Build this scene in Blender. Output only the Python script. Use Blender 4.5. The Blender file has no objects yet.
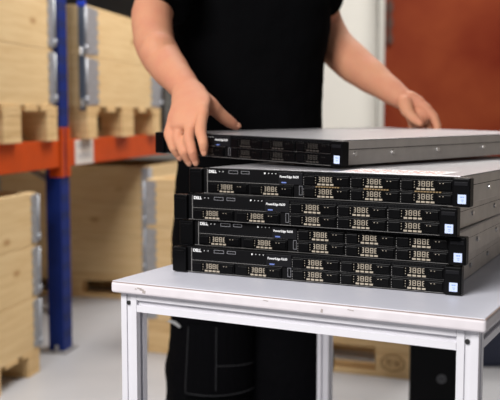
import bpy, bmesh, math, random
from mathutils import Vector, Matrix, Quaternion
random.seed(7)
SC = bpy.context.scene
COL = SC.collection
PI = math.pi
R = math.radians

# ------------------------------------------------------------------ camera constants
F = 900.0
PITCH = math.atan(84.0 / F)
TABLE_Z = 0.78
CAM_Z = TABLE_Z + 0.2593

def at(px, py, Y):
    """world point seen at (px, py) of the 500x400 frame, at distance Y from the camera"""
    a, b = (px - 250.0) / F, (200.0 - py) / F
    c, s = math.cos(PITCH), math.sin(PITCH)
    d = Vector((a, c + b * s, -s + b * c))
    return Vector((0, 0, CAM_Z)) + d * (Y / d.y)

# ------------------------------------------------------------------ materials
def new_mat(name):
    m = bpy.data.materials.new(name)
    m.use_nodes = True
    nt = m.node_tree
    return m, nt, nt.nodes['Principled BSDF']

def mat(name, col, rough=0.5, metal=0.0, noise=0.0, nscale=20.0, bump=0.0, spec=0.5, bscale=None, stretch=(1, 1, 1), col2=None, coat=0.0, emit=None, rvar=0.0):
    m, nt, p = new_mat(name)
    p.inputs['Base Color'].default_value = (*col, 1)
    p.inputs['Roughness'].default_value = rough
    p.inputs['Metallic'].default_value = metal
    p.inputs['Specular IOR Level'].default_value = spec
    p.inputs['Coat Weight'].default_value = coat
    if emit:
        p.inputs['Emission Color'].default_value = (*emit[0], 1)
        p.inputs['Emission Strength'].default_value = emit[1]
    if noise or bump or col2 or rvar:
        tc = nt.nodes.new('ShaderNodeTexCoord')
        mp = nt.nodes.new('ShaderNodeMapping')
        mp.inputs['Scale'].default_value = stretch
        nt.links.new(tc.outputs['Object'], mp.inputs['Vector'])
        n = nt.nodes.new('ShaderNodeTexNoise')
        n.inputs['Scale'].default_value = nscale
        n.inputs['Detail'].default_value = 5
        nt.links.new(mp.outputs['Vector'], n.inputs['Vector'])
        if noise or col2:
            mx = nt.nodes.new('ShaderNodeMix'); mx.data_type = 'RGBA'
            a = col; b = col2 if col2 else tuple(max(0, c * (1 - noise)) for c in col)
            mx.inputs['A'].default_value = (*a, 1); mx.inputs['B'].default_value = (*b, 1)
            rmp = nt.nodes.new('ShaderNodeMapRange')
            rmp.inputs['From Min'].default_value = 0.35; rmp.inputs['From Max'].default_value = 0.68
            nt.links.new(n.outputs['Fac'], rmp.inputs['Value'])
            nt.links.new(rmp.outputs['Result'], mx.inputs['Factor'])
            nt.links.new(mx.outputs['Result'], p.inputs['Base Color'])
        if rvar:
            rr = nt.nodes.new('ShaderNodeMapRange')
            rr.inputs['To Min'].default_value = max(0, rough - rvar); rr.inputs['To Max'].default_value = rough + rvar
            rr.inputs['From Min'].default_value = 0.3; rr.inputs['From Max'].default_value = 0.7
            nt.links.new(n.outputs['Fac'], rr.inputs['Value'])
            nt.links.new(rr.outputs['Result'], p.inputs['Roughness'])
        if bump:
            n2 = nt.nodes.new('ShaderNodeTexNoise')
            n2.inputs['Scale'].default_value = bscale or nscale
            n2.inputs['Detail'].default_value = 6
            nt.links.new(mp.outputs['Vector'], n2.inputs['Vector'])
            bp = nt.nodes.new('ShaderNodeBump')
            bp.inputs['Strength'].default_value = bump
            bp.inputs['Distance'].default_value = 0.004
            nt.links.new(n2.outputs['Fac'], bp.inputs['Height'])
            nt.links.new(bp.outputs['Normal'], p.inputs['Normal'])
    return m

def wood(name, light, dark, knot):
    m, nt, p = new_mat(name)
    L = nt.links.new
    tc = nt.nodes.new('ShaderNodeTexCoord')
    mp = nt.nodes.new('ShaderNodeMapping'); mp.inputs['Scale'].default_value = (1.2, 1.2, 14)
    L(tc.outputs['Object'], mp.inputs['Vector'])
    n = nt.nodes.new('ShaderNodeTexNoise'); n.inputs['Scale'].default_value = 3.2; n.inputs['Detail'].default_value = 6; n.inputs['Distortion'].default_value = 0.6
    L(mp.outputs['Vector'], n.inputs['Vector'])
    r = nt.nodes.new('ShaderNodeValToRGB')
    r.color_ramp.elements[0].position = 0.32; r.color_ramp.elements[0].color = (*dark, 1)
    r.color_ramp.elements[1].position = 0.62; r.color_ramp.elements[1].color = (*light, 1)
    L(n.outputs['Fac'], r.inputs['Fac'])
    mp2 = nt.nodes.new('ShaderNodeMapping'); mp2.inputs['Scale'].default_value = (3, 3, 6.5)
    L(tc.outputs['Object'], mp2.inputs['Vector'])
    v = nt.nodes.new('ShaderNodeTexVoronoi'); v.inputs['Scale'].default_value = 1.3
    L(mp2.outputs['Vector'], v.inputs['Vector'])
    kr = nt.nodes.new('ShaderNodeMapRange'); kr.inputs['From Min'].default_value = 0.05; kr.inputs['From Max'].default_value = 0.16
    kr.inputs['To Min'].default_value = 1; kr.inputs['To Max'].default_value = 0
    L(v.outputs['Distance'], kr.inputs['Value'])
    mx = nt.nodes.new('ShaderNodeMix'); mx.data_type = 'RGBA'
    L(kr.outputs['Result'], mx.inputs['Factor']); L(r.outputs['Color'], mx.inputs['A']); mx.inputs['B'].default_value = (*knot, 1)
    L(mx.outputs['Result'], p.inputs['Base Color'])
    p.inputs['Roughness'].default_value = 0.65
    bp = nt.nodes.new('ShaderNodeBump'); bp.inputs['Strength'].default_value = 0.17; bp.inputs['Distance'].default_value = 0.003
    L(n.outputs['Fac'], bp.inputs['Height']); L(bp.outputs['Normal'], p.inputs['Normal'])
    return m

M = {}
M['plastic'] = mat('black_plastic', (0.0022, 0.0022, 0.0026), 0.36, spec=0.12)
M['carrier'] = mat('carrier_plastic', (0.0018, 0.0018, 0.0021), 0.36, spec=0.11)
M['panel'] = mat('panel_black', (0.003, 0.003, 0.0035), 0.5, spec=0.12)
M['plate'] = mat('label_plate', (0.007, 0.007, 0.0085), 0.5, spec=0.14)
M['grille'] = mat('grille_metal', (0.46, 0.40, 0.315), 0.42, 0.2)
M['outline'] = mat('port_metal', (0.32, 0.32, 0.34), 0.4, 0.5)
M['thinline'] = mat('bay_edge_metal', (0.30, 0.29, 0.28), 0.4, 0.5)
M['steel'] = mat('galvanised_steel', (0.60, 0.565, 0.53), 0.46, 0.7, noise=0.08, nscale=30, rvar=0.05)
M['lid'] = mat('server_lid_steel', (0.40, 0.395, 0.42), 0.33, 0.75, noise=0.05, nscale=12)
M['stud'] = mat('stud_metal', (0.85, 0.85, 0.85), 0.2, 1.0)
M['white_ink'] = mat('white_ink', (0.85, 0.85, 0.85), 0.5)
M['grey_ink'] = mat('grey_ink', (0.42, 0.42, 0.46), 0.5)
M['blue_led'] = mat('blue_tab', (0.14, 0.20, 0.50), 0.4)
M['sticker_blue'] = mat('sticker_blue', (0.58, 0.68, 0.95), 0.45)
M['sticker_white'] = mat('sticker_white', (0.25, 0.38, 0.80), 0.45)
M['lid_label'] = mat('lid_label_paper', (0.82, 0.80, 0.80), 0.5)
M['red_ink'] = mat('red_ink', (0.55, 0.25, 0.20), 0.6)
M['amber'] = mat('amber_print', (0.28, 0.19, 0.09), 0.5)
M['laminate'] = mat('table_laminate', (0.62, 0.625, 0.695), 0.42, noise=0.07, nscale=9, rvar=0.08)
M['edge_band'] = mat('table_edge_band', (0.735, 0.69, 0.715), 0.45, noise=0.08, nscale=40)
M['seam'] = mat('edge_seam', (0.36, 0.26, 0.22), 0.6)
M['alu'] = mat('anodised_aluminium', (0.80, 0.79, 0.83), 0.45, 0.15, noise=0.04, nscale=15)
M['slot'] = mat('slot_insert', (0.30, 0.29, 0.30), 0.6)
M['scuff'] = mat('scuff', (0.40, 0.35, 0.33), 0.7)
M['black_hole'] = mat('hole_black', (0.01, 0.01, 0.01), 0.7)
M['rubber'] = mat('rubber', (0.02, 0.02, 0.02), 0.7)
M['wood'] = wood('pine_boards', (0.72, 0.53, 0.285), (0.64, 0.445, 0.22), (0.44, 0.25, 0.10))
M['wood_pallet'] = wood('pallet_wood', (0.72, 0.51, 0.26), (0.58, 0.38, 0.17), (0.38, 0.21, 0.08))
M['hinge'] = mat('zinc_hinge', (0.42, 0.44, 0.48), 0.45, 0.5, noise=0.2, nscale=60)
M['hinge_dark'] = mat('zinc_hinge_pin', (0.10, 0.12, 0.16), 0.5, 0.5)
M['rack_blue'] = mat('rack_blue_paint', (0.005, 0.024, 0.185), 0.5, spec=0.2, noise=0.2, nscale=14)
M['rack_orange'] = mat('rack_orange_paint', (0.56, 0.066, 0.004), 0.55, spec=0.2, noise=0.15, nscale=10)
M['zinc'] = mat('zinc', (0.45, 0.45, 0.46), 0.5, 0.6, noise=0.3, nscale=60)
M['paper'] = mat('paper_label', (0.75, 0.70, 0.66), 0.6)
M['ink'] = mat('dark_ink', (0.12, 0.11, 0.11), 0.6)
M['floor'] = mat('painted_concrete', (0.47, 0.475, 0.50), 0.40, noise=0.10, nscale=2.5, bump=0.05, bscale=30, rvar=0.08)
M['wall'] = mat('white_wall', (0.80, 0.785, 0.73), 0.8, noise=0.05, nscale=1.5)
M['rust'] = mat('rust_paint', (0.235, 0.044, 0.013), 0.7, nscale=1.6, col2=(0.150, 0.015, 0.004), bump=0.1, bscale=12, spec=0.15)
M['wall_right'] = mat('beige_wall', (0.42, 0.385, 0.34), 0.8, noise=0.08, nscale=1.5)
M['rust_dark'] = mat('rust_fitting', (0.07, 0.03, 0.02), 0.6)
M['grey_paint'] = mat('frame_grey', (0.55, 0.54, 0.50), 0.6)
M['dark_wall'] = mat('dark_wall', (0.06, 0.055, 0.05), 0.8)
M['shade_fill'] = mat('filler_black', (0.012, 0.011, 0.010), 0.3, bump=0.6, nscale=14)
M['navy'] = mat('navy_plastic', (0.018, 0.024, 0.055), 0.4)
M['tower'] = mat('tower_black', (0.003, 0.003, 0.0035), 0.4, spec=0.12)
M['badge'] = mat('badge_metal', (0.10, 0.10, 0.105), 0.4, 0.6)
M['cotton'] = mat('black_cotton', (0.0026, 0.0026, 0.003), 0.95, bump=0.25, nscale=140, spec=0.03)
M['trouser'] = mat('black_workwear', (0.0024, 0.0024, 0.003), 0.9, bump=0.35, nscale=90, spec=0.04)
M['stitch'] = mat('grey_stitch', (0.022, 0.022, 0.025), 0.9)
M['leather'] = mat('boot_leather', (0.015, 0.013, 0.012), 0.5)
M['hair'] = mat('brown_hair', (0.06, 0.035, 0.02), 0.6, bump=0.5, nscale=60, stretch=(6, 6, 1))
M['eye'] = mat('eye_white', (0.8, 0.8, 0.78), 0.2)
M['iris'] = mat('eye_iris', (0.06, 0.09, 0.12), 0.2)
M['nail'] = mat('fingernail', (0.60, 0.285, 0.18), 0.45, spec=0.25)
M['cloth_white'] = mat('white_tag', (0.32, 0.32, 0.32), 0.8)
M['skin'] = mat('skin', (0.60, 0.285, 0.165), 0.62, nscale=22, col2=(0.58, 0.245, 0.150), bump=0.08, bscale=220, spec=0.22)
_p = M['skin'].node_tree.nodes['Principled BSDF']
_p.inputs['Subsurface Weight'].default_value = 0.12
_p.inputs['Subsurface Radius'].default_value = (0.012, 0.005, 0.003)

# ------------------------------------------------------------------ mesh helpers
class MB:
    def __init__(s):
        s.bm = bmesh.new()
    def box(s, x0, x1, y0, y1, z0, z1, mtx=None):
        vs = [s.bm.verts.new(Vector((x, y, z))) for x in (x0, x1) for y in (y0, y1) for z in (z0, z1)]
        if mtx is not None:
            for v in vs: v.co = mtx @ v.co
        for f in ((0, 1, 3, 2), (4, 6, 7, 5), (0, 4, 5, 1), (2, 3, 7, 6), (0, 2, 6, 4), (1, 5, 7, 3)):
            s.bm.faces.new([vs[i] for i in f])
        return s
    def prism(s, pts, ax, a0, a1):
        """extrude a 2D outline along axis ax ('x','y','z')"""
        def mk(p, a):
            if ax == 'z': return (p[0], p[1], a)
            if ax == 'x': return (a, p[0], p[1])
            return (p[0], a, p[1])
        A = [s.bm.verts.new(mk(p, a0)) for p in pts]; B = [s.bm.verts.new(mk(p, a1)) for p in pts]
        n = len(pts)
        s.bm.faces.new(A); s.bm.faces.new(B[::-1])
        for i in range(n):
            s.bm.faces.new((A[i], B[i], B[(i + 1) % n], A[(i + 1) % n]))
        return s
    def cyl(s, p0, p1, r0, r1=None, n=16):
        r1 = r0 if r1 is None else r1
        return s.tube([(Vector(p0), r0), (Vector(p1), r1)], n=n, cap=False)
    def tube(s, pts, n=16, cap=True, side=None, sub=0):
        """lofted tube; pts = [(pos, r)] or [(pos, (ra, rb))], rounded ends when cap"""
        P = [Vector(p) for p, _ in pts]
        Rr = [(r, r) if not isinstance(r, (tuple, list)) else tuple(r) for _, r in pts]
        if sub:
            P2, R2 = [], []
            k = len(P)
            for i in range(k - 1):
                p0 = P[max(i - 1, 0)]; p1 = P[i]; p2 = P[i + 1]; p3 = P[min(i + 2, k - 1)]
                for j in range(sub):
                    t = j / sub
                    P2.append(0.5 * ((2 * p1) + (p2 - p0) * t + (2 * p0 - 5 * p1 + 4 * p2 - p3) * t * t + (3 * p1 - p0 - 3 * p2 + p3) * t ** 3))
                    tt = t * t * (3 - 2 * t)
                    R2.append((Rr[i][0] * (1 - tt) + Rr[i + 1][0] * tt, Rr[i][1] * (1 - tt) + Rr[i + 1][1] * tt))
            P2.append(P[-1]); R2.append(Rr[-1]); P, Rr = P2, R2
        if cap:
            d0 = (P[0] - P[1]).normalized(); d1 = (P[-1] - P[-2]).normalized()
            a, b = [], []; ra, rb = [], []
            for k in (0.97, 0.8, 0.45):
                q = math.sqrt(1 - k * k); m0 = min(Rr[0])
                a.append(P[0] + d0 * m0 * k); ra.append((Rr[0][0] * q, Rr[0][1] * q))
            for k in (0.45, 0.8, 0.97):
                q = math.sqrt(1 - k * k); m1 = min(Rr[-1])
                b.append(P[-1] + d1 * m1 * k); rb.append((Rr[-1][0] * q, Rr[-1][1] * q))
            P = a + P + b; Rr = ra + Rr + rb
        T = []
        for i in range(len(P)):
            t = P[min(i + 1, len(P) - 1)] - P[max(i - 1, 0)]
            T.append(t.normalized())
        u = Vector(side) if side is not None else (Vector((1, 0, 0)) if abs(T[0].x) < 0.9 else Vector((0, 1, 0)))
        rings = []
        for i, p in enumerate(P):
            u = (u - T[i] * u.dot(T[i])).normalized()
            w = T[i].cross(u)
            rings.append([s.bm.verts.new(p + u * (math.cos(2 * PI * k / n) * Rr[i][0]) + w * (math.sin(2 * PI * k / n) * Rr[i][1])) for k in range(n)])
        for A, B in zip(rings, rings[1:]):
            for k in range(n):
                s.bm.faces.new((A[k], A[(k + 1) % n], B[(k + 1) % n], B[k]))
        s.bm.faces.new(rings[0][::-1]); s.bm.faces.new(rings[-1])
        return s
    def rings(s, secs, n=28, p=2.0):
        """horizontal superellipse sections (cx, cy, z, rx, ry)"""
        rs = []
        for cx, cy, z, rx, ry in secs:
            ring = []
            for k in range(n):
                a = 2 * PI * k / n; c, q = math.cos(a), math.sin(a)
                ring.append(s.bm.verts.new((cx + rx * math.copysign(abs(c) ** (2 / p), c), cy + ry * math.copysign(abs(q) ** (2 / p), q), z)))
            rs.append(ring)
        for A, B in zip(rs, rs[1:]):
            for k in range(n):
                s.bm.faces.new((A[k], A[(k + 1) % n], B[(k + 1) % n], B[k]))
        s.bm.faces.new(rs[0][::-1]); s.bm.faces.new(rs[-1])
        return s
    def ell(s, c, r, rot=None, n=18):
        mt = Matrix.Translation(Vector(c)) @ (rot.to_4x4() if rot is not None else Matrix()) @ Matrix.Diagonal((*r, 1))
        bmesh.ops.create_uvsphere(s.bm, u_segments=n, v_segments=n // 2 + 2, radius=1, matrix=mt)
        return s
    def build(s, name, m, parent=None, bevel=0.0, smooth=False, seg=2):
        bmesh.ops.recalc_face_normals(s.bm, faces=s.bm.faces)
        me = bpy.data.meshes.new(name)
        s.bm.to_mesh(me); s.bm.free()
        me.materials.append(m)
        if smooth: me.polygons.foreach_set('use_smooth', [True] * len(me.polygons))
        o = bpy.data.objects.new(name, me); COL.objects.link(o)
        if parent is not None: o.parent = parent
        if bevel:
            b = o.modifiers.new('bevel', 'BEVEL'); b.width = bevel; b.segments = seg; b.limit_method = 'ANGLE'; b.angle_limit = R(40)
        return o

def tag(o, label, cat, group=None):
    o['label'] = label; o['category'] = cat
    if group: o['group'] = group
    return o
def thing(name, label, cat, loc=(0, 0, 0), rz=0.0, group=None):
    o = bpy.data.objects.new(name, None); COL.objects.link(o)
    o.empty_display_size = 0.05
    o.location = loc; o.rotation_euler = (0, 0, rz)
    return tag(o, label, cat, group)
def copy_tree(o, parent=None):
    c = o.copy(); COL.objects.link(c)
    if parent is not None:
        c.parent = parent
        c.matrix_parent_inverse = o.matrix_parent_inverse.copy()
    for ch in list(o.children): copy_tree(ch, c)
    return c
def text(name, body, size, loc, m, parent, rot=(PI / 2, 0, 0), xs=1.0, fat=0.0, depth=0.0002, align='LEFT'):
    cu = bpy.data.curves.new(name, 'FONT'); cu.body = body; cu.size = size; cu.extrude = depth; cu.offset = fat; cu.align_x = align
    t = bpy.data.objects.new(name, cu); COL.objects.link(t)
    dg = bpy.context.evaluated_depsgraph_get()
    me = bpy.data.meshes.new_from_object(t.evaluated_get(dg))
    bpy.data.objects.remove(t); bpy.data.curves.remove(cu)
    me.materials.clear(); me.materials.append(m)
    o = bpy.data.objects.new(name, me); COL.objects.link(o)
    o.location = loc; o.rotation_euler = rot; o.scale = (xs, 1, 1)
    if parent is not None: o.parent = parent
    return o
def bake(o):
    """apply the object's modifiers"""
    dg = bpy.context.evaluated_depsgraph_get()
    me = bpy.data.meshes.new_from_object(o.evaluated_get(dg))
    old = o.data
    o.modifiers.clear(); o.data = me; me.name = old.name
    bpy.data.meshes.remove(old)
    me.polygons.foreach_set('use_smooth', [True] * len(me.polygons))
    return o
def remesh(o, voxel, smooth=6, fac=0.5):
    r = o.modifiers.new('remesh', 'REMESH'); r.mode = 'VOXEL'; r.voxel_size = voxel; r.use_smooth_shade = True
    if smooth:
        q = o.modifiers.new('smooth', 'SMOOTH'); q.iterations = smooth; q.factor = fac
    return bake(o)

# ------------------------------------------------------------------ the room
def structure(o):
    o['kind'] = 'structure'; return o
structure(MB().box(-3.2, 4.2, -1.5, 7.6, -0.1, 0.0).build('floor', M['floor']))
structure(MB().box(-3.2, 4.2, 7.0, 7.15, 0.0, 3.6).build('wall_back', M['wall']))
structure(MB().box(-3.2, -3.05, -1.5, 7.0, 0.0, 3.6).build('wall_left', M['dark_wall']))

structure(MB().box(4.2, 4.35, -1.5, 7.15, 0.0, 3.6).build('wall_right', M['wall_right']))
d1 = structure(MB().box(1.02, 3.9, 6.93, 6.985, 0.02, 2.9).build('door_1', M['rust'], bevel=0.006))
MB().box(0.975, 1.02, 6.90, 6.999, 0.0, 3.0).build('door_frame', M['grey_paint'], d1, bevel=0.004)
h = MB()
for z in (1.86, 1.74, 1.62):
    h.box(1.035, 1.085, 6.905, 6.93, z - 0.03, z + 0.03)
h.box(1.045, 1.07, 6.895, 6.91, 1.58, 1.92)
h.build('door_latch', M['rust_dark'], d1, bevel=0.004)

# ------------------------------------------------------------------ pallet rack
U = Vector((-0.818, 3.88, 0))                       # foot of the visible upright, front edge
DIRV = Vector((0.2167, 0.9762, 0)); RA = math.atan2(DIRV.y, DIRV.x)
rack = thing('pallet_rack', 'blue and orange pallet racking carrying wooden crates on pallets', 'rack', U, RA)
# local axes: x runs along the rack away from the camera, +y goes into the rack, the aisle is at -y
BTOP, BBOT = 0.936, 0.818
def upright(x0, y0):
    m = MB()
    w, d, t = 0.09, 0.07, 0.004
    m.box(x0, x0 + w, y0, y0 + t, 0.01, 2.9)
    m.box(x0, x0 + t, y0 + t, y0 + d, 0.01, 2.9)
    m.box(x0 + w - t, x0 + w, y0 + t, y0 + d, 0.01, 2.9)
    o = m.build('upright', M['rack_blue'], rack)
    s = MB()
    for k in range(38):
        z = 0.08 + 0.075 * k
        for xx in (x0 + 0.023, x0 + 0.067):
            s.prism([(xx - 0.008, z + 0.016), (xx + 0.008, z + 0.016), (xx + 0.004, z - 0.016), (xx - 0.004, z - 0.016)], 'y', y0 - 0.0006, y0 + 0.0001)
    s.build('slot_row', M['black_hole'], o)
    f = MB().box(x0 - 0.02, x0 + w + 0.02, y0 - 0.02, y0 + d + 0.03, 0, 0.01)
    for xx in (x0 - 0.008, x0 + w + 0.008): f.cyl((xx, y0 + 0.03, 0.01), (xx, y0 + 0.03, 0.035), 0.009, n=8)
    f.build('base_plate', M['zinc'], o, bevel=0.002)
    return o
def beam(x0, x1, y0, shown=True):
    b = MB().box(x0, x1, y0, y0 + 0.045, BBOT, BTOP)
    o = b.build('beam', M['rack_orange'], rack, bevel=0.004)
    for xx, s in ((x0, -1), (x1, 1)):
        c = MB()
        a0, a1 = sorted((xx - s * 0.006, xx + s * 0.036))
        c.box(a0, a1, y0 - 0.006, y0 - 0.001, 0.775, 0.99)
        a0, a1 = sorted((xx - s * 0.006, xx - s * 0.001))
        c.box(a0, a1, y0 - 0.006, y0 + 0.05, 0.775, 0.99)
        c.build('beam_connector', M['rack_orange'], o, bevel=0.0015)
    return o
for x in (-2.75, 0.0, 2.75):
    upright(x, 0.0); upright(x, 0.98)
    br = MB()
    for z0 in (0.15, 0.75, 1.35, 1.95):
        br.tube([((x + 0.05, 0.06, z0), 0.014), ((x + 0.05, 0.99, z0 + 0.5), 0.014)], n=8, cap=False)
    br.build('brace', M['zinc'], rack)
for x0, x1 in ((-2.66, 0.0), (0.09, 2.75)):
    f = beam(x0, x1, 0.0)
    beam(x0, x1, 1.005)
    if x0 > 0:
        pl = MB().box(0.155, 0.36, -0.004, -0.0005, BBOT + 0.004, BTOP - 0.004).build('location_label', M['paper'], f)
        k = MB()
        for z in (0.913, 0.90, 0.866, 0.853):
            k.box(0.175, 0.34, -0.0048, -0.0039, z - 0.003, z + 0.003)
        k.build('label_print', M['grey_ink'], pl)

# ------------------------------------------------------------------ pallets and crates
def make_pallet(label, loc, rz, L, D, bottom=True, stamp=False, H=0.144):
    """L along the shown face (local x), D deep (local y)"""
    t = thing('pallet', label, 'pallet', loc, rz, 'wooden pallets')
    bw = [0.1, 0.145, 0.1] if L < 1.1 else [0.145, 0.145, 0.145]
    bw = [w * (1.15 if L > 0.9 and L < 1.1 else 1) for w in bw]
    xs = [0, L / 2 - bw[1] / 2, L - bw[2]]
    k = H / 0.144
    z1, z2, z3 = 0.022 * k, 0.1 * k, 0.122 * k
    dk = MB()
    nb = 7
    if not bottom:
        ws_ = [0.145, 0.1, 0.145, 0.1, 0.145]; g_ = (L - sum(ws_)) / 4; x_ = 0
        for q in ws_: dk.box(x_, x_ + q, 0, D, z3, H); x_ += q + g_
        nb = 0
    gap = 0.012; wdt = (D - gap * (nb - 1)) / max(nb, 1)
    for i in range(nb):
        dk.box(0, L, i * (wdt + gap), i * (wdt + gap) + wdt, z3, H)
    dk.build('deck', M['wood_pallet'], t, bevel=0.002)
    sm = MB()
    for x, w in zip(xs, bw): sm.box(x, x + w, 0, D, z2, z3 - 0.0004)
    sm.build('stringer', M['wood_pallet'], t, bevel=0.002)
    for x, w in zip(xs, bw):
        for y0 in (0, D / 2 - 0.06, D - 0.12):
            b = MB().box(x + 0.0005, x + w - 0.0005, y0 + 0.0005, y0 + 0.1195, z1, z2 - 0.0004)
            b.build('block', M['wood_pallet'], t, bevel=0.003)
    for y0 in (0, D / 2 - 0.06, D - 0.12):
        if bottom:
            MB().box(0, L, y0, y0 + 0.12, 0, z1 - 0.0004).build('bottom_board', M['wood_pallet'], t, bevel=0.002)
    if not bottom:
        for x, w in zip(xs, bw): MB().box(x, x + w, 0, D, 0, z1 - 0.0004).build('bottom_board', M['wood_pallet'], t, bevel=0.002)
    if stamp:
        x = xs[2] + bw[2] / 2; zc = (z1 + z2) / 2
        s = MB(); n = 28
        for ra, rb in ((0.046, 0.032),):
            pr = [(Vector((x + ra * math.cos(2 * PI * i / n), -0.001, zc + rb * math.sin(2 * PI * i / n)))) for i in range(n + 1)]
            for a, b in zip(pr, pr[1:]):
                s.tube([(a, 0.003), (b, 0.003)], n=5, cap=False)
        for q in (-0.022, -0.008, 0.010, 0.024):
            s.box(x + q - 0.003, x + q + 0.003, -0.002, 0.0, zc - 0.014, zc + 0.014)
        s.box(x - 0.022, x - 0.008, -0.002, 0, zc + 0.009, zc + 0.014); s.box(x + 0.010, x + 0.024, -0.002, 0, zc - 0.003, zc + 0.002)
        s.build('burnt_stamp', mat('burnt_brand', (0.30, 0.17, 0.06), 0.8), t)
    return t

def hinge_bm(h, wf=0.045, ws=0.045):
    """folding steel corner: toothed wing on each board with a pin; corner at the origin, front face at y=0, side face at x=0"""
    m = MB()
    n = 5; z0 = 0.006; st = (h - 0.012) / n
    def teeth(w):
        pts = [(-0.004, z0)]
        for i in range(n):
            a = z0 + i * st
            pts += [(w * .84, a + st * 0.12), (w, a + st * 0.3), (w, a + st * 0.7), (w * .84, a + st * 0.88)]
        return pts + [(-0.004, h - 0.006)]
    if wf: m.prism(teeth(wf), 'y', -0.0045, -0.0005)
    if ws: m.prism(teeth(ws), 'x', -0.0045, -0.0005)
    return m
def make_crate(label, loc, rz, L, D, n, h, wf=0.045, ws=0.045):
    t = thing('wooden_crate', label, 'crate', loc, rz, 'wooden collar crates')
    th = 0.022
    for i in range(n):
        z0, z1 = i * h + 0.0006, (i + 1) * h - 0.0006
        c = MB()
        for a, b in ((z0, z1),):
            c.box(0, L, 0, th, a, b); c.box(0, L, D - th, D, a, b)
            c.box(0, th, th, D - th, a, b); c.box(L - th, L, th, D - th, a, b)
        o = c.build('collar', M['wood'], t, bevel=0.002)
        for x, y, rzz in ((0, 0, 0), (L, 0, PI / 2), (0, D, -PI / 2), (L, D, PI)):
            q = (hinge_bm(h, wf, ws) if rzz in (0, PI) else hinge_bm(h, ws, wf)).build('corner_hinge', M['hinge'], o)
            q.location = (x, y, i * h); q.rotation_euler = (0, 0, rzz)
            q2 = MB()
            sx = -0.007 if rzz in (0, -PI / 2) else 0.007
            sy = -0.007 if rzz in (0, PI / 2) else 0.007
            q2.cyl((x + sx, y + sy, i * h + 0.012), (x + sx, y + sy, (i + 1) * h - 0.012), 0.0055, n=10)
            q2.cyl((x + sx, y + sy, i * h + 0.02), (x + sx, y + sy, i * h + 0.045), 0.0085, n=10)
            q2.build('hinge_pin', M['hinge'], o, smooth=True)
    return t
def rackpt(x, y, z):
    c, s = DIRV.x, DIRV.y
    return Vector((U.x + x * c - y * s, U.y + x * s + y * c, z))

# nearest upper crate, ends just before the upright
L1 = 0.80
make_pallet('pallet on the orange beam nearest the camera, under the upper crate', rackpt(-0.878, -0.027, BTOP), RA, L1, 1.18, bottom=False)
make_crate('crate on the upper shelf, cut off by the picture edge, before the blue upright', rackpt(-0.895, -0.018, BTOP + 0.1445), RA, L1, 1.18, 2, 0.232)
# upper crate in the second bay
make_pallet('pallet on the labelled orange beam behind the bent right elbow', rackpt(0.215, -0.04, BTOP), RA, 1.05, 1.18, bottom=False)
ck = make_crate('crate on the upper shelf behind the blue upright, with a full steel corner hinge', rackpt(0.210, -0.035, BTOP + 0.1445), RA, 1.05, 1.18, 2, 0.228, wf=0.15, ws=0.0)
st_ = MB().box(-0.007, -0.0005, 0.0005, 0.030, -0.015, 0.445).build('corner_strap', M['hinge_dark'], ck, bevel=0.001)
MB().box(-0.009, 0.004, -0.006, 0.034, 0.4455, 0.470).build('corner_cap', mat('blue_cap', (0.01, 0.05, 0.55), 0.4), ck, bevel=0.004)
for z in (0.0, 0.23): MB().cyl((-0.014, 0.012, z), (-0.014, 0.012, z + 0.035), 0.013, n=12).build('strap_knob', M['stud'], st_, smooth=False)
# lower crate on the floor, left
make_pallet('pallet on the floor left of the blue upright foot', rackpt(-1.082, -0.022, 0), RA, 0.80, 1.18, bottom=False, H=0.10)
make_crate('floor level crate left of the blue upright, under the orange beam', rackpt(-1.085, -0.020, 0.1005), RA, 0.80, 1.18, 3, 0.212)
# shaded crate deeper in the lower bay
make_pallet('pallet in deep shade on the floor inside the lower bay', rackpt(1.17, 0.0, 0), RA, 0.80, 0.95, bottom=False)
make_crate('crate standing in deep shade inside the lower bay', rackpt(1.17, 0.0, 0.1445), RA, 0.80, 0.95, 3, 0.205)
# dark block added for the unlit space far along the shelf
wl = thing('shade_filler', 'added dark block for the unlit shelf space behind the upper crates', 'dark_filler', rackpt(1.36, -0.02, BTOP + 0.002), RA)
MB().box(0, 1.2, 0.0, 1.05, 0.0, 0.95).build('dark_filler', M['shade_fill'], wl, bevel=0.04, seg=3)
for z in (0.12, 0.34, 0.56, 0.78): MB().box(-0.004, 1.204, -0.004, 1.054, z, z + 0.09).build('filler_band', M['shade_fill'], wl, bevel=0.03)
# crate on the floor behind the person
pB = Vector((-0.452, 3.90, 0)); pB2 = Vector((0.635, 3.475, 0))
rB = math.atan2(pB2.y - pB.y, pB2.x - pB.x); LB = (pB2 - pB).length
make_pallet('stamped pallet on the floor behind the table legs', pB, rB, LB, 0.8, bottom=True, stamp=True)
make_crate('crate on the floor behind the person, on the stamped pallet', pB + Vector((0, 0, 0.1445)), rB, LB, 0.8, 3, 0.208, wf=0.05)

# ------------------------------------------------------------------ table
TYAW = R(-27.5)
TW, TD = 0.590, 0.845
tb = thing('work_table', 'white topped work table with slotted aluminium legs', 'table', (-0.2207, 1.4065, 0), TYAW)
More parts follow.
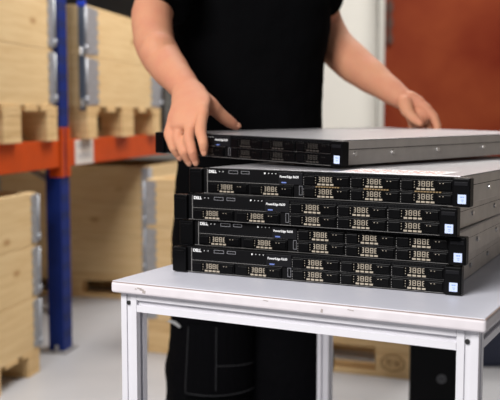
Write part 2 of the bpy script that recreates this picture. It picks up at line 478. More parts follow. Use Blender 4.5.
# local: x along the front edge, y to the back
SL = 0.019
MB().box(0, TW, 0, TD, TABLE_Z - SL, TABLE_Z - 0.0012).build('edge_band', M['edge_band'], tb, bevel=0.004, seg=3)
MB().box(0.002, TW - 0.002, 0.002, TD - 0.002, TABLE_Z - 0.004, TABLE_Z).build('tabletop', M['laminate'], tb, bevel=0.0008)
sm = MB()
sm.box(0.003, TW - 0.003, 0.0005, 0.0022, TABLE_Z - 0.0018, TABLE_Z - 0.0010); sm.box(TW - 0.0022, TW - 0.0005, 0.003, TD - 0.003, TABLE_Z - 0.0021, TABLE_Z - 0.0009)
sm.box(0.0005, 0.0022, 0.003, TD - 0.003, TABLE_Z - 0.0021, TABLE_Z - 0.0009)
sm.build('edge_seam', M['seam'], tb)
sc = MB()
for x0, x1, za, zb in ((0.050, 0.0585, -0.0085, -0.0065), (0.055, 0.062, -0.0105, -0.0078), (0.060, 0.0655, -0.0145, -0.0098), (0.046, 0.049, -0.0095, -0.008), (0.36, 0.363, -0.014, -0.009), (0.40, 0.409, -0.0068, -0.0058), (0.27, 0.278, -0.006, -0.005)):
    sc.prism([(x0, TABLE_Z + za), (x1, TABLE_Z + za - 0.001), (x1 + 0.001, TABLE_Z + zb - 0.001), (x0 + 0.001, TABLE_Z + zb)], 'y', -0.0003, 0.0005)
sc.build('scuff_mark', M['scuff'], tb)
PW = 0.029
def profile(w):
    a, s, d, i = w / 2, 0.0042, 0.006, 0.0075
    q = [(-a, -a), (-s, -a), (-s, -a + 0.002), (-i, -a + 0.002), (-i, -a + d), (i, -a + d), (i, -a + 0.002), (s, -a + 0.002), (s, -a), (a, -a)]
    out = []
    for k in range(4):
        c, sn = (1, 0, -1, 0)[k], (0, 1, 0, -1)[k]
        for (x, y) in q[:-1]: out.append((x * c - y * sn, x * sn + y * c))
    return out
PR = profile(PW)
IN = 0.0115
ztop = TABLE_Z - SL - 0.0004
legs = [(IN + PW / 2, IN + PW / 2), (TW - IN - PW / 2, IN + PW / 2), (IN + PW / 2, TD - IN - PW / 2), (TW - IN - PW / 2, TD - IN - PW / 2)]
for i, (x, y) in enumerate(legs):
    l = MB().prism([(x + a, y + b) for a, b in PR], 'z', 0.03, ztop).build('leg', M['alu'], tb)
    f = MB().cyl((x, y, 0.0), (x, y, 0.012), 0.022, 0.02).cyl((x, y, 0.012), (x, y, 0.03), 0.006)
    f.build('levelling_foot', M['rubber'], l)
    if i < 2:
        ci = MB(); ci.box(x - 0.0042, x + 0.0042, y - PW / 2 + 0.0025, y - PW / 2 + 0.006, 0.05, ztop - 0.002)
        ci.build('slot_cover', M['alu'], l)
        MB().cyl((x - 0.0006, y - PW / 2 + 0.0005, ztop - 0.016), (x - 0.0006, y - PW / 2 + 0.004, ztop - 0.016), 0.0034).build('bolt_hole', M['black_hole'], l)
zc = ztop - PW / 2
def rail_x(y):
    x0, x1 = IN + PW + 0.0005, TW - IN - PW - 0.0005
    o = MB().prism([(y + a, zc + b) for a, b in PR], 'x', x0, x1).build('rail', M['alu'], tb)
    return o
def rail_y(x):
    return MB().prism([(x + a, zc + b) for a, b in PR], 'y', IN + PW + 0.0005, TD - IN - PW - 0.0005).build('rail', M['alu'], tb)
rail_x(IN + PW / 2); rail_x(TD - IN - PW / 2); rail_y(IN + PW / 2); rail_y(TW - IN - PW / 2)

# ------------------------------------------------------------------ rack servers
SW, SH, SD = 0.482, 0.0425, 0.70
def make_server(label):
    t = thing('rack_server', label, 'server', (0, 0, 0), 0, 'slim black rack servers')
    X = lambda mm: -0.241 + mm / 1000.0         # millimetres from the left edge of the left ear
    # sheet metal
    c = MB(); c.box(-0.217, 0.217, 0.014, SD, 0.0, SH - 0.0016)
    ch = c.build('chassis', M['steel'], t, bevel=0.0008)
    l = MB(); l.box(-0.2178, 0.2178, 0.022, SD - 0.01, SH - 0.0016, SH)
    for x0 in (-0.2184, 0.2171):
        MB().box(-0.21735 if x0 < 0 else 0.2171, -0.2171 if x0 < 0 else 0.21735, 0.0222, SD - 0.0102, SH - 0.0167, SH - 0.0156).build('flange_seam', M['panel'], t)
        MB().box(x0, x0 + 0.0013, 0.022, SD - 0.01, SH - 0.0155, SH - 0.0018).build('lid_flange', M['steel'], t)
    l.build('lid', M['lid'], t, bevel=0.0004)
    for y in (0.055, 0.16, 0.30, 0.46, 0.62):
        for s in (-1, 1):
            MB().cyl((s * 0.2171, y, 0.0185), (s * 0.2198, y, 0.0185), 0.0042, 0.0038, n=12).build('rail_stud', M['stud'], t)
    # front
    fp = MB(); fp.box(-0.217, 0.217, 0.0, 0.0135, 0.0005, SH)
    fp.build('front_panel', M['panel'], t, bevel=0.0006)
    lip = MB()
    lip.box(X(27), X(455), -0.0012, -0.0001, 0.0009, 0.0016)
    for a, b in ((217, 456),): lip.box(X(a), X(b), -0.0008, -0.0001, 0.0202, 0.0207)
    lip.box(X(35), X(198), -0.0008, -0.0001, 0.0206, 0.0212)
    lip.box(X(33.6), X(34.8), -0.0012, -0.0001, 0.001, 0.041)
    for mm in (215.5, 296, 376.5, 457):
        for z0 in (0.003, 0.0065, 0.010, 0.0145, 0.022, 0.0255, 0.029, 0.033):
            lip.box(X(mm) - 0.0005, X(mm) + 0.0005, -0.0012, -0.0001, z0, z0 + 0.0016)
    lip.build('bay_edging', M['thinline'], t)
    vs = MB()
    for k in range(46):
        x = X(219 + k * 5.1); vs.box(x, x + 0.0028, -0.0014, -0.0001, 0.0385, 0.0405)
    vs.build('vent_strip', M['plate'], t); vs = MB()
    for k in range(27):
        x = X(37 + k * 4.9); vs.box(x, x + 0.0026, -0.0014, -0.0001, 0.0225, 0.0245)
    vs.build('vent_strip', M['plate'], t)
    def drive(x0, w, z0, gx, gw):
        d = MB()
        d.box(X(x0), X(x0 + w), -0.003, -0.0001, z0, z0 + 0.0165)
        o = d.build('drive_carrier', M['carrier'], t, bevel=0.0008)
        q = MB(); q.box(X(x0 + 1.5), X(x0 + gx - gw / 2 - 5), -0.0052, -0.0031, z0 + 0.002, z0 + 0.0145)
        q2 = MB(); q2.box(X(x0 + gx + gw / 2 + 3), X(x0 + w - 2), -0.0046, -0.0031, z0 + 0.0025, z0 + 0.014)
        q2.build('carrier_handle', M['carrier'], o, bevel=0.0008)
        q.build('release_latch', M['plastic'], o, bevel=0.0008)
        g = MB(); p = gw / 4.0
        for k in range(4):
            a = x0 + gx - gw / 2 + k * p
            Y0, Y1 = -0.0040, -0.0031
            bx = lambda u0, u1, w0, w1: g.box(X(a + u0), X(a + u1), Y0, Y1, z0 + w0 / 1000, z0 + w1 / 1000)
            bx(0.4, p - 1.3, 1.3, 3.9)
            zr = (6.3, 9.8, 13.3)
            for r in zr: bx(0.9 if k in (1, 2) else (p - 4.4 if k == 0 else 0.6), p - 1.5 if k < 3 else 3.6, r, r + 0.95)
            if k in (1, 2): bx(0.6, 1.7, 6.2, 14.3); bx(p - 2.4, p - 1.3, 6.2, 14.3)
            elif k == 0: bx(p - 2.8, p - 1.5, 6.2, 14.3)
            else: bx(0.6, 1.8, 6.2, 14.3)
        g.build('vent_grille', M['grille'], o)
        k = MB()
        for u in (gx - gw / 2 - 3.6,):
            for zz in (4, 8, 12): k.box(X(x0 + u), X(x0 + u + 1.0), -0.0037, -0.0030, z0 + zz / 1000, z0 + zz / 1000 + 0.0012)
        for u in (gx + gw / 2 + 6, gx + gw / 2 + 11): k.box(X(x0 + u), X(x0 + u + 1.6), -0.0050, -0.0045, z0 + 0.0112, z0 + 0.0122)
        k.build('status_light', M['grille'], o)
    for col in range(3):
        for z0 in (0.0025, 0.0213): drive(216.5 + 80.5 * col, 78.5, z0, 38.5, 29)
    drive(36, 78, 0.0025, 38.5, 29); drive(119.5, 78, 0.0025, 38.5, 29)
    # control strip
    def frame(name, x0, x1, z0, z1, e, m, y=-0.001):
        f = MB()
        f.box(X(x0), X(x1), y, -0.0001, z0, z0 + e); f.box(X(x0), X(x1), y, -0.0001, z1 - e, z1)
        f.box(X(x0), X(x0) + e, y, -0.0001, z0 + e, z1 - e); f.box(X(x1) - e, X(x1), y, -0.0001, z0 + e, z1 - e)
        return f.build(name, m, t)
    frame('video_port', 76, 94, 0.0345, 0.0400, 0.0007, M['outline'])
    frame('usb_port', 100, 116, 0.0350, 0.0398, 0.0007, M['outline'])
    frame('service_tag', 207.4, 213.2, 0.0055, 0.0200, 0.0006, M['outline'])
    b = MB(); b.box(X(208.5), X(212), -0.002, -0.0001, 0.0225, 0.0228); 
    b.build('tag_edge', M['outline'], t)
    for mm in (58, 65, 145, 152, 158.5, 165): MB().cyl((X(mm), 0.0, 0.0375), (X(mm), -0.0012, 0.0375), 0.0007 if mm != 145 else 0.0014, n=8).build('indicator_dot', M['white_ink'], t)
    lp = MB(); lp.box(X(171), X(214), -0.0025, -0.0001, 0.0215, 0.0400); lp.build('name_plate', M['plate'], t, bevel=0.0006)
    text('model_text', 'PowerEdge R630', 0.0050, (X(173.4), -0.0027, 0.0318), M['white_ink'], t, xs=0.98, fat=0.00008)
    MB().box(X(177), X(185.5), -0.0032, -0.0026, 0.0232, 0.0252).build('blue_tab', M['blue_led'], t)
    text('logo_text', 'DELL', 0.0066, (X(36.5), -0.0004, 0.0350), M['white_ink'], t, xs=1.05, fat=0.00022)
    # mounting ears
    for s in (-1, 1):
        e = MB()
        x0, x1 = sorted((s * 0.2150, s * 0.241))
        e.box(x0, x1, -0.0065, 0.011, 0.0006, SH - 0.0006)
        o = e.build('ear', M['plastic'], t, bevel=0.0022, seg=3)
        g = MB(); g.box(x0 + 0.003, x1 - 0.003, -0.0075, -0.0064, 0.031, 0.0365)
        g.build('latch_button', M['plate'] if s > 0 else M['plastic'], o, bevel=0.0006)
        if s > 0:
            st = MB(); st.box(x0 + 0.0085, x0 + 0.0205, -0.0069, -0.0064, 0.0055, 0.0185)
            k = st.build('sticker', M['sticker_blue'], o)
            w = MB()
            w.box(x0 + 0.0120, x0 + 0.0150, -0.0071, -0.0069, 0.0140, 0.0158); w.box(x0 + 0.0155, x0 + 0.0178, -0.0071, -0.0069, 0.0140, 0.0158)
            w.box(x0 + 0.0130, x0 + 0.0170, -0.0071, -0.0069, 0.0105, 0.0114); w.box(x0 + 0.0140, x0 + 0.0165, -0.0071, -0.0069, 0.0082, 0.0090)
            w.build('sticker_print', M['sticker_white'], k)
    # rear
    rp = MB(); rp.box(-0.2165, 0.2165, SD, SD + 0.004, 0.001, SH - 0.002)
    rr = rp.build('rear_panel', M['panel'], t)
    for x0 in (0.05, 0.13): MB().box(x0, x0 + 0.072, SD + 0.0041, SD + 0.012, 0.002, SH - 0.003).build('power_supply', M['steel'], t, bevel=0.001)
    return t

srv = [  # right-front ear corner, yaw, height above the table top
    (0.3069, 1.2839, -25.79, 'black rack server lying directly on the white table top'),
    (0.3123, 1.2822, -27.43, 'black rack server second from the bottom of the stack'),
    (0.2963, 1.2711, -29.07, 'black rack server third up in the stack, its right end set back'),
    (0.3113, 1.2603, -31.56, 'black rack server on top of the four stacked ones, printed label on its lid')]
first = None
servers = []
for i, (x, y, a, lab) in enumerate(srv):
    o = make_server(lab) if first is None else copy_tree(first)
    if first is None: first = o
    o['label'] = lab
    a = R(a)
    o.location = (x - 0.241 * math.cos(a), y - 0.241 * math.sin(a), TABLE_Z + 0.0010 + 0.0432 * i)
    o.rotation_euler = (0, 0, a)
    servers.append(o)
top = copy_tree(first)
top['label'] = 'black rack server being lifted by the person over the stack'
yw, ti, pi_ = R(-45.4), R(1.10), R(0.35)
Rm = Matrix.Rotation(yw, 4, 'Z') @ Matrix.Rotation(ti, 4, 'Y') @ Matrix.Rotation(pi_, 4, 'X')
M['grille_shaded'] = mat('grille_shaded', (0.045, 0.04, 0.035), 0.42, 0.2)  # shaded copy of the grille metal, dimmer light put into its colour
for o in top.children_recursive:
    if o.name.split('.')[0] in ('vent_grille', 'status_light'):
        o.data = o.data.copy(); o.data.materials[0] = M['grille_shaded']
corner = Vector((0.1535, 1.4574, TABLE_Z + 0.1765))
top.location = corner - (Rm @ Vector((0.241, 0, 0)))
top.rotation_euler = Rm.to_euler()
# feet under the lowest server
# printed label on the lid of the fourth server
s4 = servers[3]
ll = MB().box(0.02, 0.185, 0.032, 0.115, SH, SH + 0.0003).build('lid_label', M['lid_label'], s4)
k = MB()
for r in range(6):
    x = 0.028
    while x < 0.172:
        w = random.uniform(0.004, 0.018); k.box(x, min(x + w, 0.176), 0.038 + r * 0.012, 0.042 + r * 0.012, SH + 0.0003, SH + 0.0005); x += w + random.uniform(0.004, 0.012)
k.build('label_print', M['red_ink'], ll)
for x0 in (216.5, 297, 377.5):
    am = MB()
    for q in range(9): am.box(-0.241 + (x0 + 22 + q * 4.6) / 1000, -0.241 + (x0 + 22 + q * 4.6 + 3.0) / 1000, -0.0050, -0.0046 + 0.0048, 0.0193, 0.0209)
    am.build('amber_strip', M['amber'], s4)

# ------------------------------------------------------------------ things behind the table
tw = thing('computer_tower', 'black computer tower with a round metal badge under the table end', 'computer', (0.452, 2.50, 0), R(-11.5))
MB().box(0, 0.178, 0.012, 0.45, 0.012, 0.455).build('case', M['tower'], tw, bevel=0.004)
MB().box(0.002, 0.176, 0.0, 0.0118, 0.014, 0.453).build('front_bezel', M['tower'], tw, bevel=0.005, seg=3)
BX, BZ = 0.090, at(445, 379, 2.48).z
bd = MB().cyl((BX, -0.0001, BZ), (BX, -0.003, BZ), 0.0135, n=28).build('badge', M['badge'], tw)
rg = MB(); n = 24
for i in range(n):
    a, b = 2 * PI * i / n, 2 * PI * (i + 1) / n
    rg.tube([((BX + 0.0128 * math.cos(a), -0.003, BZ + 0.0128 * math.sin(a)), 0.001), ((BX + 0.0128 * math.cos(b), -0.003, BZ + 0.0128 * math.sin(b)), 0.001)], n=6, cap=False)
rg.build('badge_ring', M['badge'], bd)
text('badge_text', 'DELL', 0.0085, (BX, -0.0033, BZ - 0.003), M['panel'], bd, align='CENTER')
MB().box(0.012, 0.166, -0.0012, 0.0, 0.39, 0.43).build('drive_door', M['plastic'], tw, bevel=0.001)
for x in (0.02, 0.158):
    for y in (0.04, 0.42): MB().cyl((x, y, 0), (x, y, 0.012), 0.012).build('foot', M['rubber'], tw)

nb = thing('storage_bin', 'dark navy plastic bin on the floor right of the table', 'bin', (0.955, 3.66, 0), 0)
b = MB(); T = 0.008
b.box(0, 0.6, 0, T, 0.012, 0.33); b.box(0, 0.6, 0.4 - T, 0.4, 0.012, 0.33); b.box(0, T, T, 0.4 - T, 0.012, 0.33); b.box(0.6 - T, 0.6, T, 0.4 - T, 0.012, 0.33); b.box(0, 0.6, 0, 0.4, 0.0, 0.0118)
b.build('bin_body', M['navy'], nb, bevel=0.003)
b = MB(); b.box(-0.012, 0.612, -0.012, -0.0002, 0.30, 0.332); b.box(-0.012, 0.612, 0.4002, 0.412, 0.30, 0.332); b.box(-0.012, -0.0002, -0.012, 0.412, 0.30, 0.332); b.box(0.6002, 0.612, -0.012, 0.412, 0.30, 0.332)
b.build('rim', M['navy'], nb, bevel=0.003)

# ------------------------------------------------------------------ the person
PX, PY = 0.0, 2.36
per = thing('person', 'person in black t-shirt and black work trousers lifting a server with both hands', 'person', (PX, PY, 0), 0)
def P(px, py, Y): return at(px, py, Y) - Vector((PX, PY, 0))
def L(x, y, z): return Vector((x, y, z))
body = MB()
# trunk, neck and head (kept a little inside the clothes)
body.rings([(0, 0, 0.84, .10, .08), (0, 0, 0.90, .155, .105), (0, 0, 1.02, .150, .100), (0, -.005, 1.12, .155, .102), (0, -.01, 1.25, .170, .105), (0, -.005, 1.36, .160, .092), (0, 0, 1.42, .105, .070), (0, 0, 1.47, .065, .06), (0, 0, 1.50, .06, .06)])
body.tube([(L(0, 0.01, 1.44), .064), (L(0, -0.005, 1.53), .058), (L(0, -0.03, 1.60), .058)], n=20)
HC = L(0, -0.055, 1.665); hr = Matrix.Rotation(R(18), 3, 'X')
def H(x, y, z): return HC + hr @ Vector((x, y, z))
body.ell(H(0, 0.012, 0.035), (.076, .096, .085), hr)             # skull
body.ell(H(0, -0.018, -0.03), (.066, .078, .085), hr)            # face
body.ell(H(0, -0.055, -0.092), (.034, .032, .024), hr)           # chin
body.ell(H(-.040, -0.03, -0.075), (.022, .04, .028), hr); body.ell(H(.040, -0.03, -0.075), (.022, .04, .028), hr)
body.tube([(H(0, -0.088, 0.012), .008), (H(0, -0.098, -0.018), .0105), (H(0, -0.101, -0.030), .0125)], n=10)
body.ell(H(-.012, -0.098, -0.033), (.009, .010, .008)); body.ell(H(.012, -0.098, -0.033), (.009, .010, .008))
body.ell(H(0, -0.092, -0.058), (.024, .012, .006), hr); body.ell(H(0, -0.090, -0.069), (.021, .013, .007), hr)
body.ell(H(-.032, -0.080, 0.022), (.022, .012, .007), hr); body.ell(H(.032, -0.080, 0.022), (.022, .012, .007), hr)
for s in (-1, 1):
    body.ell(H(s * .031, -0.0775, 0.0125), (.0165, .0125, .0050), hr); body.ell(H(s * .031, -0.0755, -0.0075), (.015, .011, .004), hr)
    body.ell(H(s * .078, 0.012, -0.005), (.008, .020, .032), hr)
# legs inside the trousers
for s, yk in ((-1, -0.05), (1, 0.0)):
    body.tube([(L(s * .09, 0, .86), .085), (L(s * .10, yk * .7, .66), .078), (L(s * .106, yk, .48), .058), (L(s * .11, yk * .6 + .015, .36), .058), (L(s * .112, .02 + yk * .3, .20), .043), (L(s * .112, .03, .09), .036)], n=18, sub=3)
    body.tube([(L(s * .112, .035, .05), .034), (L(s * .12, -.06, .04), .03), (L(s * .125, -.12, .03), .026)], n=12)
# his right arm (left in the picture)
body.tube([(L(-.140, -.01, 1.395), .046), (L(-.178, -.06, 1.365), .052), (P(154, 8, 2.15), .0485), (P(153.5, 38, 2.08), .0460), (P(159.5, 54, 2.02), .0445), (P(169, 68, 1.96), .0405), (P(179, 80, 1.90), .034), (P(186, 89, 1.86), .0305)], n=24, sub=4)
body.ell(P(144, 40, 2.10), (.026, .030, .030))
body.ell(P(158, 52, 2.0), (.042, .045, .045))
wr_ = P(186, 89, 1.855)
side = Vector((0.9, -0.5, 0.1))
body.tube([(wr_, (.031, .024)), (P(189, 97, 1.82), (.038, .022)), (P(190, 106, 1.775), (.044, .018)), (P(189.5, 113, 1.748), (.042, .0150)), (P(187, 124, 1.730), (.037, .0105))], n=24, side=side, sub=4)
fr = [ # finger joints: knuckle, middle joint, end joint, tip
    ([(174, 114, 1.772), (168.8, 134, 1.750), (173.5, 148.5, 1.734), (179.5, 157.5, 1.742)], (.0112, .0104, .0092, .0070)),
    ([(183.5, 112, 1.763), (178, 138, 1.733), (183.8, 152.5, 1.712), (189, 162.5, 1.720)], (.0120, .0113, .0100, .0075)),
    ([(194, 110, 1.750), (189, 137.5, 1.712), (192.5, 152.5, 1.694), (195.8, 162.2, 1.700)], (.0121, .0116, .0102, .0076)),
    ([(203, 109, 1.738), (200.5, 130.5, 1.692), (203.4, 144, 1.669), (204.3, 152.5, 1.672)], (.0120, .0113, .0100, .0075))]
nails = []
def fingers(spec, mid):
    for pts, rr in spec:
        J = [P(*q) for q in pts]
        root = J[0].lerp(mid, 0.55)
        a = [(root, rr[0]), (J[0], rr[0] * 1.03), (J[0].lerp(J[1], .5), rr[0] * .93), (J[1], rr[1] * 1.04), (J[1].lerp(J[2], .5), rr[1] * .93), (J[2], rr[2]), (J[3], rr[3])]
        body.tube(a, n=14, sub=2)
        nails.append((J[2], J[3], rr[3]))
fingers(fr, wr_)
# thumb
tr = [P(194, 95, 1.825), P(211, 106, 1.80), P(225, 118.5, 1.815), P(236.5, 126.5, 1.83)]
body.tube([(tr[0], .022), (tr[0].lerp(tr[1], .55), .0205), (tr[1], .0172), (tr[1].lerp(tr[2], .5), .0136), (tr[2], .0132), (tr[2].lerp(tr[3], .55), .0120), (tr[3], .0082)], n=16, sub=2)
body.ell(P(203, 102, 1.79), (.022, .014, .016))
# his left arm (right in the picture)
wl_ = P(402, 98.5, 2.245)
body.tube([(L(.140, .005, 1.395), .046), (L(.176, .045, 1.355), .053), (P(322, 20, 2.46), .052), (P(334, 44, 2.44), .0515), (P(352, 62, 2.39), .0505), (P(369, 75, 2.34), .0445), (P(387, 88, 2.285), .0345), (wl_, .0275)], n=24, sub=4)
sideL = Vector((0.6, -0.75, 0.35))
body.tube([(wl_, (.026, .023)), (P(409, 103, 2.24), (.036, .021)), (P(415, 109, 2.235), (.041, .019)), (P(420, 118, 2.225), (.041, .017))], n=24, side=sideL, sub=4)
body.ell(P(420, 117, 2.215), (.026, .022, .022))
fl = [([(425, 107, 2.205), (434, 117, 2.192), (437.5, 127, 2.184), (437, 137, 2.172)], (.0125, .0112, .0105, .0082)),
      ([(419, 110, 2.235), (426, 121, 2.235), (429, 131, 2.225), (427, 140, 2.205)], (.0115, .0102, .0092, .0074)),
      ([(412, 111, 2.262), (418, 122, 2.262), (420, 132, 2.25), (418, 141, 2.232)], (.0110, .0098, .0090, .0072)),
      ([(406, 111, 2.282), (411, 121, 2.286), (412, 130, 2.275), (411, 137, 2.258)], (.0100, .0088, .0080, .0064))]
fingers(fl, wl_)
tl = [P(405, 103, 2.22), P(407.5, 111, 2.20), P(413, 118, 2.185), P(420.5, 123.5, 2.17)]
body.tube([(tl[0], .020), (tl[1], .0165), (tl[1].lerp(tl[2], .5), .0135), (tl[2], .0125), (tl[3], .0088)], n=16, sub=2)
bo = body.build('body', M['skin'], per, smooth=True)
remesh(bo, 0.0032, 5, 0.5)
# nails on the digits that show theirs
def nail(name, a, b, r, out):
    d = (b - a).normalized(); u = Vector(out); u = (u - d * u.dot(d)).normalized(); w = d.cross(u)
    m = Matrix((w, d, u)).transposed()
    q = MB(); q.ell(b + u * (r * 0.80) - d * 0.001, (r * .72, r * .95, r * .28), m, n=12)
    q.build(name, M['nail'], per, smooth=True)
nail('thumbnail', tr[2], tr[3], .0085, (0.1, -0.75, 0.6))
for k in range(4): nail('fingernail', nails[k][0], nails[k][1], nails[k][2], (-0.1, -1, 0.0))
nail('fingernail', nails[4][0], nails[4][1], nails[4][2], (0.3, -0.9, 0.3))
# eyes, hair
for s in (-1, 1):
    e = MB().ell(H(s * .031, -0.0745, 0.004), (.0125, .0125, .0115), n=14).build('eye', M['eye'], per, smooth=True)
    MB().ell(H(s * .031, -0.0855, 0.001), (.0055, .0025, .0055), n=10).build('iris', M['iris'], e, smooth=True)
hb = MB()
hb.ell(H(0, 0.022, 0.052), (.082, .098, .080), hr); hb.ell(H(0, 0.06, 0.0), (.070, .06, .075), hr); hb.ell(H(0, -0.055, 0.098), (.055, .035, .022), hr)
ho = hb.build('hair', M['hair'], per, smooth=True); remesh(ho, 0.006, 3)
bw_ = MB()
for s in (-1, 1): bw_.tube([(H(s * .016, -0.094, 0.028), .0035), (H(s * .032, -0.092, 0.033), .004), (H(s * .048, -0.080, 0.028), .0025)], n=8)
bw_.build('eyebrows', M['hair'], per, smooth=True)
# t-shirt
sh = MB()
sh.rings([(0, 0, 0.80, .197, .132), (0, 0, 0.83, .200, .135), (0, 0, 0.92, .193, .130), (0, -.003, 1.02, .187, .127), (0, -.006, 1.12, .189, .130), (0, -.01, 1.22, .199, .136), (0, -.01, 1.31, .207, .134), (0, -.004, 1.39, .203, .122), (0, 0, 1.445, .175, .105), (0, 0, 1.480, .115, .090), (0, 0, 1.50, .082, .076)], n=40, p=2.25)
sh.tube([(L(-.115, .0, 1.430), .070), (L(-.150, -.012, 1.42), .076), (L(-.180, -.045, 1.395), .071), (P(169, -20, 2.20), .066), (P(162, 12, 2.14), .0625)], n=26, cap=False, sub=4)
sh.tube([(L(.115, .0, 1.430), .070), (L(.150, .012, 1.415), .075), (L(.176, .045, 1.365), .072), (P(321, -6, 2.455), .0625)], n=26, cap=False, sub=4)
so = sh.build('t_shirt', M['cotton'], per, smooth=True)
r_ = so.modifiers.new('remesh', 'REMESH'); r_.mode = 'VOXEL'; r_.voxel_size = 0.006
q_ = so.modifiers.new('smooth', 'SMOOTH'); q_.iterations = 6; q_.factor = 0.5
tx = bpy.data.textures.new('folds', 'CLOUDS'); tx.noise_scale = 0.11; tx.noise_depth = 2
d_ = so.modifiers.new('folds', 'DISPLACE'); d_.texture = tx; d_.strength = 0.016; d_.mid_level = 0.5
bake(so)
# trousers
tr_ = MB()
tr_.rings([(0, 0, .76, .17, .12), (0, 0, .80, .186, .124), (0, 0, .88, .180, .120), (0, 0, .93, .172, .117)], n=32, p=2.2)
LEG = {}
for s, yk in ((-1, -0.05), (1, 0.0)):
    pts = [(L(s * .095, 0, .84), (.098, .118)), (L(s * .098, yk * .6, .68), (.106, .112)), (L(s * .104, yk, .50), (.106, .102)), (L(s * .108, yk * .7, .36), (.116, .104)), (L(s * .110, yk * .3, .22), (.112, .100)), (L(s * .114, .02, .075), (.088, .092))]
    LEG[s] = pts
    tr_.tube(pts, n=28, cap=False, side=(1, 0, 0), sub=4)
to = tr_.build('trousers', M['trouser'], per, smooth=True)
r_ = to.modifiers.new('remesh', 'REMESH'); r_.mode = 'VOXEL'; r_.voxel_size = 0.006
q_ = to.modifiers.new('smooth', 'SMOOTH'); q_.iterations = 6; q_.factor = 0.5
tx2 = bpy.data.textures.new('trouser_folds', 'CLOUDS'); tx2.noise_scale = 0.085; tx2.noise_depth = 2
d_ = to.modifiers.new('folds', 'DISPLACE'); d_.texture = tx2; d_.strength = 0.014; d_.mid_level = 0.5
bake(to)
# knee pocket with light stitching on his right leg
def legsurf(s, z, ang, off):
    p = LEG[s]
    for (a, ra), (b, rb) in zip(p, p[1:]):
        if b.z <= z <= a.z:
            t = (a.z - z) / (a.z - b.z); c = a.lerp(b, t); rx = ra[0] + (rb[0] - ra[0]) * t + off; ry = ra[1] + (rb[1] - ra[1]) * t + off
            return Vector((c.x + rx * math.sin(ang), c.y - ry * math.cos(ang), z))
def patch(s, z0, z1, a0, a1, off=0.009, nz=8, na=10):
    m = MB()
    g = [[[m.bm.verts.new(legsurf(s, z0 + (z1 - z0) * i / nz, R(a0 + (a1 - a0) * j / na), o)) for j in range(na + 1)] for i in range(nz + 1)] for o in (off, off - 0.012)]
    for k in (0, 1):
        for i in range(nz):
            for j in range(na): m.bm.faces.new((g[k][i][j], g[k][i][j + 1], g[k][i + 1][j + 1], g[k][i + 1][j]))
    for i in range(nz):
        for j in (0, na): m.bm.faces.new((g[0][i][j], g[0][i + 1][j], g[1][i + 1][j], g[1][i][j]))
    for j in range(na):
        for i in (0, nz): m.bm.faces.new((g[0][i][j], g[0][i][j + 1], g[1][i][j + 1], g[1][i][j]))
    return m
def seam(m, s, path, off=0.010, r=0.0011):
    pts = []
    for (z0, a0), (z1, a1) in zip(path, path[1:]):
        for k in range(8): pts.append((legsurf(s, z0 + (z1 - z0) * k / 8, R(a0 + (a1 - a0) * k / 8), off), r))
    pts.append((legsurf(s, path[-1][0], R(path[-1][1]), off), r))
    m.tube(pts, n=6, cap=False)
pk = patch(-1, 0.33, 0.52, -28, 72).build('knee_pocket', M['trouser'], per, smooth=False)
st = MB()
seam(st, -1, [(0.515, -26), (0.34, -26), (0.335, 10), (0.335, 70)])
seam(st, -1, [(0.515, 10), (0.35, 10)])
seam(st, -1, [(0.415, 10), (0.405, 70)])
st.build('pocket_stitching', M['stitch'], pk)
tg = MB()
a = legsurf(-1, 0.520, R(-58), 0.012); b = legsurf(-1, 0.505, R(-28), 0.012)
tg.tube([(a, (0.009, 0.003)), (a.lerp(b, .3) + Vector((0, -.004, .004)), (0.007, 0.003)), (a.lerp(b, .6), (0.004, 0.003))], n=10)
tg.build('white_tag', M['cloth_white'], per, smooth=True)
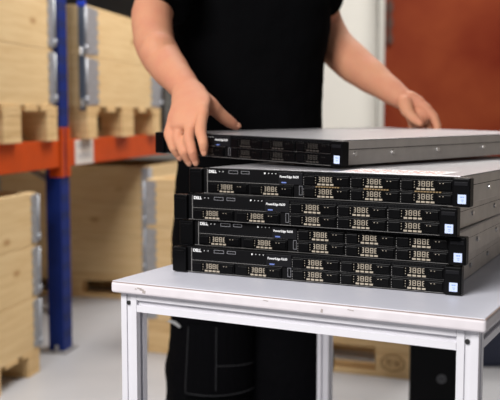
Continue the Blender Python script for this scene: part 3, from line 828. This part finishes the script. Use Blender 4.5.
for s in (-1, 1):
    b = MB()
    b.tube([(L(s * .113, .045, .045), (.045, .04)), (L(s * .118, -.05, .045), (.048, .04)), (L(s * .124, -.13, .038), (.046, .032))], n=20, side=(1, 0, 0), sub=3)
    b.tube([(L(s * .113, .03, .05), .05), (L(s * .113, .025, .15), .052)], n=18)
    o = b.build('boot', M['leather'], per, smooth=True)
    o.data.transform(Matrix.Translation((0, 0, 0.0)))
    remesh(o, 0.006, 3)
    MB().prism([(s * .113 - .046, .085), (s * .113 + .046, .085), (s * .118 + .05, -.05), (s * .124 + .04, -.158), (s * .124 - .04, -.158), (s * .118 - .05, -.05)], 'z', 0.0, 0.014).build('sole', M['rubber'], o, bevel=0.003)

# ------------------------------------------------------------------ light
w = bpy.data.worlds.new('World'); SC.world = w; w.use_nodes = True
bg = w.node_tree.nodes['Background']
bg.inputs['Color'].default_value = (0.96, 0.97, 1.0, 1); bg.inputs['Strength'].default_value = 0.15
def area(name, loc, target, sx, sy, power, col):
    l = bpy.data.lights.new(name, 'AREA'); l.shape = 'RECTANGLE'; l.size = sx; l.size_y = sy; l.energy = power; l.color = col
    o = bpy.data.objects.new(name, l); COL.objects.link(o); o.location = loc
    o.rotation_euler = (Vector(target) - Vector(loc)).to_track_quat('-Z', 'Y').to_euler()
    return o
area('fill_light_near', (-1.3, -0.3, 2.6), (0.1, 1.6, 0.8), 1.5, 1.0, 118, (1.0, 0.975, 0.96))  # unseen fill light, added to brighten the table front and person
area('fill_light_aisle', (0.15, 3.75, 3.3), (-0.1, 3.7, 0), 1.0, 1.3, 52, (1.0, 0.955, 0.90)).data.spread = R(140)  # unseen area light added over the aisle for crates and floor
area('fill_light_far', (1.6, 5.4, 3.4), (1.5, 5.6, 0), 1.8, 1.2, 80, (1.0, 0.96, 0.90))  # unseen area light added to brighten the back wall and door

# ------------------------------------------------------------------ camera
cd = bpy.data.cameras.new('camera'); cam = bpy.data.objects.new('camera', cd); COL.objects.link(cam)
cam.location = (0, 0, CAM_Z); cam.rotation_euler = (PI / 2 - PITCH, 0, 0)
cd.sensor_width = 36; cd.sensor_fit = 'HORIZONTAL'; cd.lens = F / 500 * 36
cd.clip_start = 0.02
cd.dof.use_dof = True; cd.dof.focus_distance = 1.36; cd.dof.aperture_fstop = 5.6
SC.camera = cam
vs = SC.view_settings
vs.view_transform = 'Standard'; vs.look = 'None'; vs.gamma = 1.0; vs.exposure = 0.0
vs.use_curve_mapping = False
